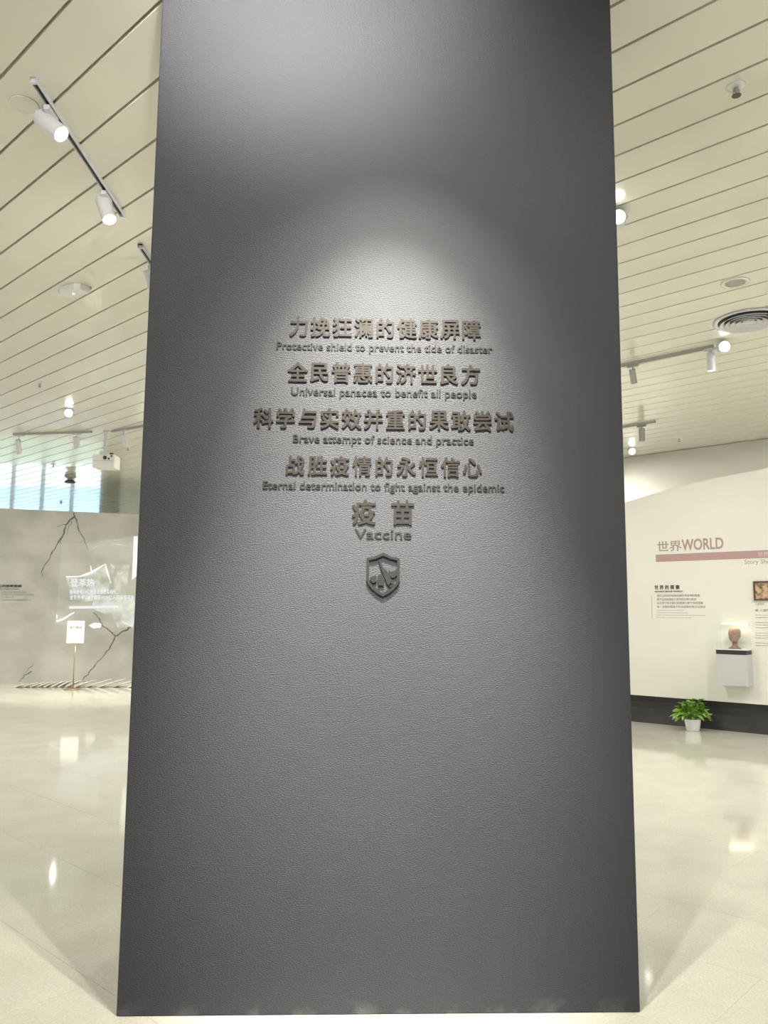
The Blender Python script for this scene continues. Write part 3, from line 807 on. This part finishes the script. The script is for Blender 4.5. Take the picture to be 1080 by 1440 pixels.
def lamp(xy, d, label, lit='lens', power=0, angle=45, length=0.17, rad=0.042, mat='fixture', drop=0.12, rail_rot=0.0, group=None):
    """cylindrical track spot: adapter, stem, yoke and barrel pointing along d"""
    base = Vector((xy[0], xy[1], CEIL - 0.03)); d = Vector(d).normalized()
    e = empty('track_lamp', label, 'lamp', loc=base, group=group)
    bm = bmesh.new(); box(bm, -0.07, 0.07, -0.017, 0.017, -0.03, 0.0, 0.003, Matrix.Rotation(rail_rot, 4, 'Z')); bm_obj('adapter', bm, mat, e)
    bm = bmesh.new(); lathe(bm, [(0, -0.03), (0.011, -0.03), (0.011, -drop + 0.03), (0.0, -drop + 0.03)], 10); bm_obj('stem', bm, mat, e)
    R_ = d.to_track_quat('Z', 'Y').to_matrix().to_4x4(); T_ = Matrix.Translation((0, 0, -drop)) @ R_
    h = length / 2
    bm = bmesh.new(); lathe(bm, [(0, -h), (rad * 0.85, -h), (rad * 0.97, -h + 0.008), (rad, -h + 0.02), (rad, h), (rad * 0.9, h), (rad * 0.88, h - 0.025), (0, h - 0.03)], 24, T_)
    bm_obj('barrel', bm, mat, e, False)
    bm = bmesh.new(); lathe(bm, [(0, h - 0.024), (rad * 0.87, h - 0.024), (rad * 0.87, h - 0.004), (0, h + 0.002)], 24, T_); bm_obj('lens', bm, lit, e)
    if power:
        p = base + Vector((0, 0, -drop)) + d * (h + 0.03)
        spot('lamp_light', p, p + d, power, angle, 0.8)
    return e


# left track, its two lit lamps, the next track beyond
track((-1.952, 4.114), (-1.953, 5.66), 'white lamp rail with two lit lamps, upper corner of the ceiling beside the pillar')
lamp((-1.96, 4.38), (0.62, -0.12, -0.55), 'lit white barrel lamp at the near end of the long rail', drop=0.085, power=30, angle=50, rail_rot=math.pi / 2, length=0.20, rad=0.05)
lamp((-1.96, 5.33), (0.30, -0.20, -0.7), 'lit white barrel lamp at the far end of the long rail', drop=0.105, power=30, angle=50, rail_rot=math.pi / 2, length=0.20, rad=0.05)
track((-1.97, 6.145), (-1.97, 7.6), 'short visible rail passing behind the pillar edge')
lamp((-1.99, 6.55), (0.25, 0.35, -0.9), 'lit white lamp touching the pillar edge, hung from the short rail', power=30, angle=50, rail_rot=math.pi / 2, length=0.20, rad=0.045)
# lone bright lamp farther in
lamp((-4.62, 11.52), (0.3, -0.9, -0.12), 'small very bright lamp alone on the ceiling above the projector', length=0.13, rad=0.06, drop=0.033)
# far left rails
track((-6.19, 13.18), (-4.80, 12.95), 'thin far rail with two lamps over the concrete wall notice', mat='fixture_grey')
lamp((-6.08, 13.16), (-0.05, 0.45, -0.9), 'far lamp on the thin rail, end nearer the frame edge', power=420, angle=60, length=0.24, drop=0.2, lit='lens_low', rail_rot=-0.16)
lamp((-5.06, 13.0), (0.0, 0.35, -0.95), 'far lamp on the thin rail with a white glowing mouth', power=420, angle=60, length=0.18, drop=0.15, lit='lens_low', rail_rot=-0.16, rad=0.05)
track((-4.45, 12.9), (-3.70, 12.42), 'thin far rail running behind the pillar beside the projector', mat='fixture_grey')
lamp((-4.203, 12.74), (0.1, 0.5, -0.9), 'pale far lamp between the projector and the pillar', power=300, angle=60, length=0.2, drop=0.17, lit='lens_low', rail_rot=-0.57)
# right side
track((2.75, 9.21), (3.57, 8.48), 'grey lamp rail under the round air diffuser', mat='fixture_grey')
lamp((2.885, 9.10), (0.25, 0.35, -1), 'unlit tapered lamp next to the pillar on the grey rail', lit='lens_off', length=0.17, rad=0.036, mat='fixture_grey', drop=0.14, rail_rot=-0.73)
lamp((3.55, 8.50), (0.06, 0.12, -1), 'white barrel lamp hanging straight down at the end of the grey rail', lit='lens_low', power=20, angle=90, length=0.2, rad=0.045, drop=0.15, rail_rot=-0.73)
lamp((3.615, 8.33), (-0.2, -0.9, -0.2), 'dazzling lamp facing outward beside the straight-hanging lamp', length=0.15, rad=0.06, drop=0.045, rail_rot=-0.73)
track((3.60, 12.45), (4.10, 11.95), 'far short rail near the white wall top', mat='fixture_grey')
lamp((3.95, 12.12), (0.0, 0.05, -1), 'grey far lamp hanging from the far short rail', lit='lens_off', length=0.2, rad=0.045, drop=0.15, mat='fixture_grey', rail_rot=-0.78)
lamp((4.36, 13.99), (-0.1, -0.9, -0.15), 'small bright lamp low over the white wall beside the pillar', length=0.15, rad=0.06, drop=0.033)
lamp((1.69, 5.56), (-0.25, -0.9, -0.2), 'dazzling lamp half hidden by the pillar edge', length=0.16, rad=0.055, drop=0.035)
# washers for the walls: unseen spots without rails, added for their glow
spot('unseen_wall_wash', (2.4, 8.7, 4.2), (3.85, 11.36, 2.0), 70, 62, 1.0)
spot('unseen_wall_wash', (3.4, 14.2, 4.25), (4.5, 14.95, 3.3), 80, 70, 1.0)
spot('unseen_wall_wash', (6.2, 9.5, 4.2), (5.6, 9.8, 1.0), 12, 70, 1.0)


def sprinkler(px, py, label, s=1.0):
    p = atz(px, py, CEIL)
    e = empty('sprinkler', label, 'sprinkler', loc=p)
    bm = bmesh.new(); lathe(bm, [(0, 0), (0.042 * s, 0), (0.040 * s, -0.006), (0.02 * s, -0.012), (0, -0.012)], 20); bm_obj('plate', bm, 'pot', e, True)
    bm = bmesh.new(); lathe(bm, [(0, -0.01), (0.011 * s, -0.01), (0.011 * s, -0.03), (0.005 * s, -0.04), (0.005 * s, -0.055), (0, -0.055)], 10)
    for sg_ in (-1, 1): box(bm, sg_ * 0.013 * s - 0.002, sg_ * 0.013 * s + 0.002, -0.003, 0.003, -0.058, -0.02)
    bm_obj('frame', bm, 'fixture_grey', e)
    bm = bmesh.new(); lathe(bm, [(0, -0.056), (0.02 * s, -0.056), (0.02 * s, -0.059), (0, -0.061)], 14); bm_obj('deflector', bm, 'crack', e)


sprinkler(1035, 121, 'white sprinkler head between two joints on the near ceiling', 1.25)
sprinkler(56, 538, 'small dark sprinkler above the bright lone lamp')
sprinkler(180, 629, 'small dark sprinkler between the projector and pillar', 1.2)
sprinkler(955, 616, 'small dark sprinkler over the far white wall', 1.2)
sprinkler(75, 653, 'tiny far sprinkler below the thin far rail', 1.3)
sprinkler(86, 706, 'tiny far sprinkler just over the concrete wall top', 1.4)

# round air diffuser
p = atz(1053, 450, CEIL)
e = empty('air_diffuser', 'large round white air diffuser of concentric rings', 'air diffuser', loc=p)
bm = bmesh.new(); lathe(bm, [(0.33, -0.002), (0.335, -0.012), (0.30, -0.016), (0.288, -0.010), (0.288, -0.0005)], 56); bm_obj('rim', bm, 'fixture', e, True)
bm = bmesh.new(); lathe(bm, [(0, -0.0015), (0.288, -0.0015), (0.288, -0.0005), (0, -0.0005)], 56); bm_obj('recess', bm, 'grille_dark', e)
for r in (0.255, 0.205, 0.155, 0.105):
    bm = bmesh.new(); lathe(bm, [(r - 0.03, -0.006), (r - 0.012, -0.024), (r + 0.014, -0.040), (r + 0.016, -0.036), (r - 0.008, -0.019), (r - 0.026, -0.004), (r - 0.03, -0.006)], 56); bm_obj('ring', bm, 'fixture', e, True)
bm = bmesh.new(); lathe(bm, [(0, -0.034), (0.05, -0.032), (0.062, -0.026), (0.05, -0.006), (0, -0.004)], 40); bm_obj('centre_disc', bm, 'fixture', e, True)
# round flush speaker and the flush round hatch
p = atz(1034, 397, CEIL)
e = empty('ceiling_speaker', 'small round grey-meshed ceiling speaker near the air diffuser', 'speaker', loc=p)
bm = bmesh.new(); lathe(bm, [(0.085, -0.0005), (0.12, -0.0005), (0.118, -0.008), (0.092, -0.011), (0.085, -0.006)], 40); bm_obj('rim', bm, 'ceil', e, True)
bm = bmesh.new(); lathe(bm, [(0, -0.004), (0.086, -0.004), (0.086, -0.0005), (0, -0.0005)], 40); bm_obj('mesh_cover', bm, 'fixture_grey', e)
p = atz(34, 146, CEIL)
e = empty('ceiling_speaker', 'faint flush cream disc beside the near end of the long rail', 'speaker', loc=p)
bm = bmesh.new(); lathe(bm, [(0.070, -0.0005), (0.082, -0.0005), (0.080, -0.006), (0.072, -0.007), (0.070, -0.003)], 40); bm_obj('rim', bm, 'ceil', e, True)
bm = bmesh.new(); lathe(bm, [(0, -0.003), (0.07, -0.003), (0.07, -0.0005), (0, -0.0005)], 40); bm_obj('mesh_cover', bm, 'ceil', e)

# white access box on the ceiling
p = atz(104, 405, CEIL)
e = empty('detector_box', 'white tapered detector box fixed to the ceiling planks', 'detector', loc=p, rot=(0, 0, math.radians(-30)))
bm = bmesh.new(); prism(bm, [(-0.15, -0.05), (-0.09, -0.085), (0.09, -0.085), (0.15, -0.05), (0.15, 0.06), (-0.15, 0.06)], -0.055, 0.0)
bmesh.ops.bevel(bm, geom=[e2 for e2 in bm.edges], offset=0.008, segments=2, affect='EDGES'); bm_obj('housing', bm, 'pot', e)
bm = bmesh.new(); box(bm, -0.155, 0.155, 0.05, 0.07, -0.02, 0.0); bm_obj('bracket', bm, 'fixture_grey', e)
bm = bmesh.new(); lathe(bm, [(0, -0.064), (0.008, -0.06), (0.008, -0.05), (0, -0.05)], 12); bm_obj('indicator', bm, 'lens_low', e)

# projector on its pole
py_ = 12.94; top = atz(149, 606, CEIL); py_ = top.y
b0 = aty(133.5, 659, py_); b1 = aty(165, 641, py_); c_ = aty(149, 640, py_)
e = empty('ceiling_projector', 'white projector hanging from a ceiling pole before the concrete wall', 'projector', loc=top)
bm = bmesh.new(); lathe(bm, [(0, 0), (0.05, 0), (0.05, -0.015), (0.018, -0.02), (0.018, c_.z - CEIL + 0.03), (0, c_.z - CEIL + 0.03)], 16); bm_obj('pole', bm, 'fixture', e)
bm = bmesh.new(); box(bm, -0.07, 0.06, -0.05, 0.05, c_.z - CEIL + 0.0, c_.z - CEIL + 0.05, 0.006); bm_obj('mount', bm, 'fixture', e)
X0, X1 = b0.x - top.x, b1.x - top.x; Z0, Z1 = b0.z - top.z, b1.z - top.z
bm = bmesh.new(); box(bm, X0, X1, -0.13, 0.16, Z0, Z1, 0.012); bm_obj('body', bm, 'pot', e)
bm = bmesh.new(); box(bm, X0 + 0.01, X1 - 0.01, -0.135, -0.129, Z0 + (Z1 - Z0) * 0.5, Z0 + (Z1 - Z0) * 0.52); bm_obj('seam', bm, 'fixture_grey', e)
bm = bmesh.new(); lathe(bm, [(0, 0.14), (0.03, 0.14), (0.035, 0.12), (0.035, 0.1), (0, 0.1)], 20, Matrix.Translation((X0 + (X1 - X0) * .56, 0, Z0 + (Z1 - Z0) * .74)) @ Matrix.Rotation(math.pi / 2, 4, 'X')); bm_obj('lens', bm, 'black', e)
for fx_, fz in ((0.74, 0.66), (0.86, 0.86)):
    bm = bmesh.new(); q = X0 + (X1 - X0) * fx_; z_ = Z0 + (Z1 - Z0) * fz; box(bm, q - 0.014, q + 0.014, -0.136, -0.129, z_ - 0.014, z_ + 0.014); bm_obj('port', bm, 'black', e)
bm = bmesh.new(); q = X0 + (X1 - X0) * 0.74; box(bm, q - 0.03, q + 0.03, -0.03, 0.03, Z1, Z1 + 0.045, 0.008); bm_obj('cable_box', bm, 'black', e)

# hanging dome fitting far off
p = atz(99, 668, CEIL); p = Vector((p.x, p.y, CEIL))
e = empty('dome_camera', 'dark bowl-shaped dome camera far down the ceiling', 'camera', loc=p)
bm = bmesh.new(); lathe(bm, [(0, 0), (0.11, 0), (0.12, -0.05), (0.05, -0.09), (0.045, -0.11), (0, -0.11)], 24); bm_obj('mount', bm, 'fixture_grey', e)
bm = bmesh.new(); lathe(bm, [(0, -0.11), (0.07, -0.115), (0.115, -0.15), (0.11, -0.17), (0, -0.175)], 24); bm_obj('dome', bm, 'crack', e)

# ------------------------------------------------------------------ potted plant
pp = atz(974.5, 1027.5, 0)
e = empty('potted_plant', 'small leafy green plant in a white pot by the dark plinth', 'potted plant', loc=pp)
bm = bmesh.new(); lathe(bm, [(0, 0), (0.078, 0), (0.082, 0.006), (0.105, 0.145), (0.105, 0.152), (0.097, 0.152), (0.094, 0.13), (0, 0.13)], 28); bm_obj('pot', bm, 'pot', e, True)
bm = bmesh.new(); lathe(bm, [(0, 0.134), (0.05, 0.138), (0.093, 0.131), (0, 0.128)], 16); bm_obj('soil', bm, 'soil', e)


def leaf_mesh(L_, W_, droop):
    bm = bmesh.new(); prof = [(0, 0.0), (0.12, 0.55), (0.3, 0.95), (0.5, 1.0), (0.72, 0.7), (0.88, 0.33), (1, 0)]
    rows_ = []
    for t, w in prof:
        x = L_ * t; z = -droop * L_ * t * t; hw = W_ / 2 * w
        if w == 0: rows_.append([bm.verts.new((x, 0, z))])
        else: rows_.append([bm.verts.new((x, -hw, z + hw * 0.3)), bm.verts.new((x, 0, z)), bm.verts.new((x, hw, z + hw * 0.3))])
    for a, b_ in zip(rows_, rows_[1:]):
        if len(a) == 1: bm.faces.new((a[0], b_[0], b_[1])); bm.faces.new((a[0], b_[1], b_[2]))
        elif len(b_) == 1: bm.faces.new((a[0], b_[0], a[1])); bm.faces.new((a[1], b_[0], a[2]))
        else: bm.faces.new((a[0], b_[0], b_[1], a[1])); bm.faces.new((a[1], b_[1], b_[2], a[2]))
    me = bpy.data.meshes.new('leaf'); bm.to_mesh(me); bm.free()
    for p_ in me.polygons: p_.use_smooth = True
    return me


lms = []
for mt in ('leaf', 'leaf', 'leaf_pale'):
    for L_, W_, dr in ((0.11, 0.05, 0.35), (0.13, 0.058, 0.5), (0.09, 0.042, 0.2)):
        me = leaf_mesh(L_, W_, dr); me.materials.append(M[mt]); lms.append(me)
random.seed(11)
stems = bmesh.new()
for i in range(135):
    az = random.uniform(0, 2 * math.pi); rr = math.sqrt(random.random()); rad_ = 0.165 * rr
    hgt = 0.165 + (0.21 * (1 - rr ** 2.2)) * random.uniform(0.45, 1.0) + random.uniform(0, 0.03)
    tip = Vector((math.cos(az) * rad_, math.sin(az) * rad_, hgt))
    pale = rr > 0.8 and random.random() < 0.55
    me = random.choice(lms[6:] if pale else lms[:6])
    o = link('leaf', me, e); o.location = tip
    o.rotation_euler = (random.uniform(-0.5, 0.5), random.uniform(-0.9, 0.3), az + random.uniform(-0.7, 0.7))
    if i % 2 == 0:
        a = Vector((math.cos(az) * 0.05 * rr, math.sin(az) * 0.05 * rr, 0.132)); n_ = Vector((-math.sin(az), math.cos(az), 0)) * 0.0022
        m_ = (a + tip) / 2 + Vector((0, 0, 0.03))
        for q0, q1 in ((a, m_), (m_, tip)):
            v_ = [stems.verts.new(q) for q in (q0 - n_, q0 + n_, q1 + n_, q1 - n_)]; stems.faces.new(v_)
            z2 = Vector((0.0022, 0, 0)); v_ = [stems.verts.new(q) for q in (q0 - z2, q0 + z2, q1 + z2, q1 - z2)]; stems.faces.new(v_)
tag(bm_obj('stems', stems, 'leaf', e), kind='stuff')
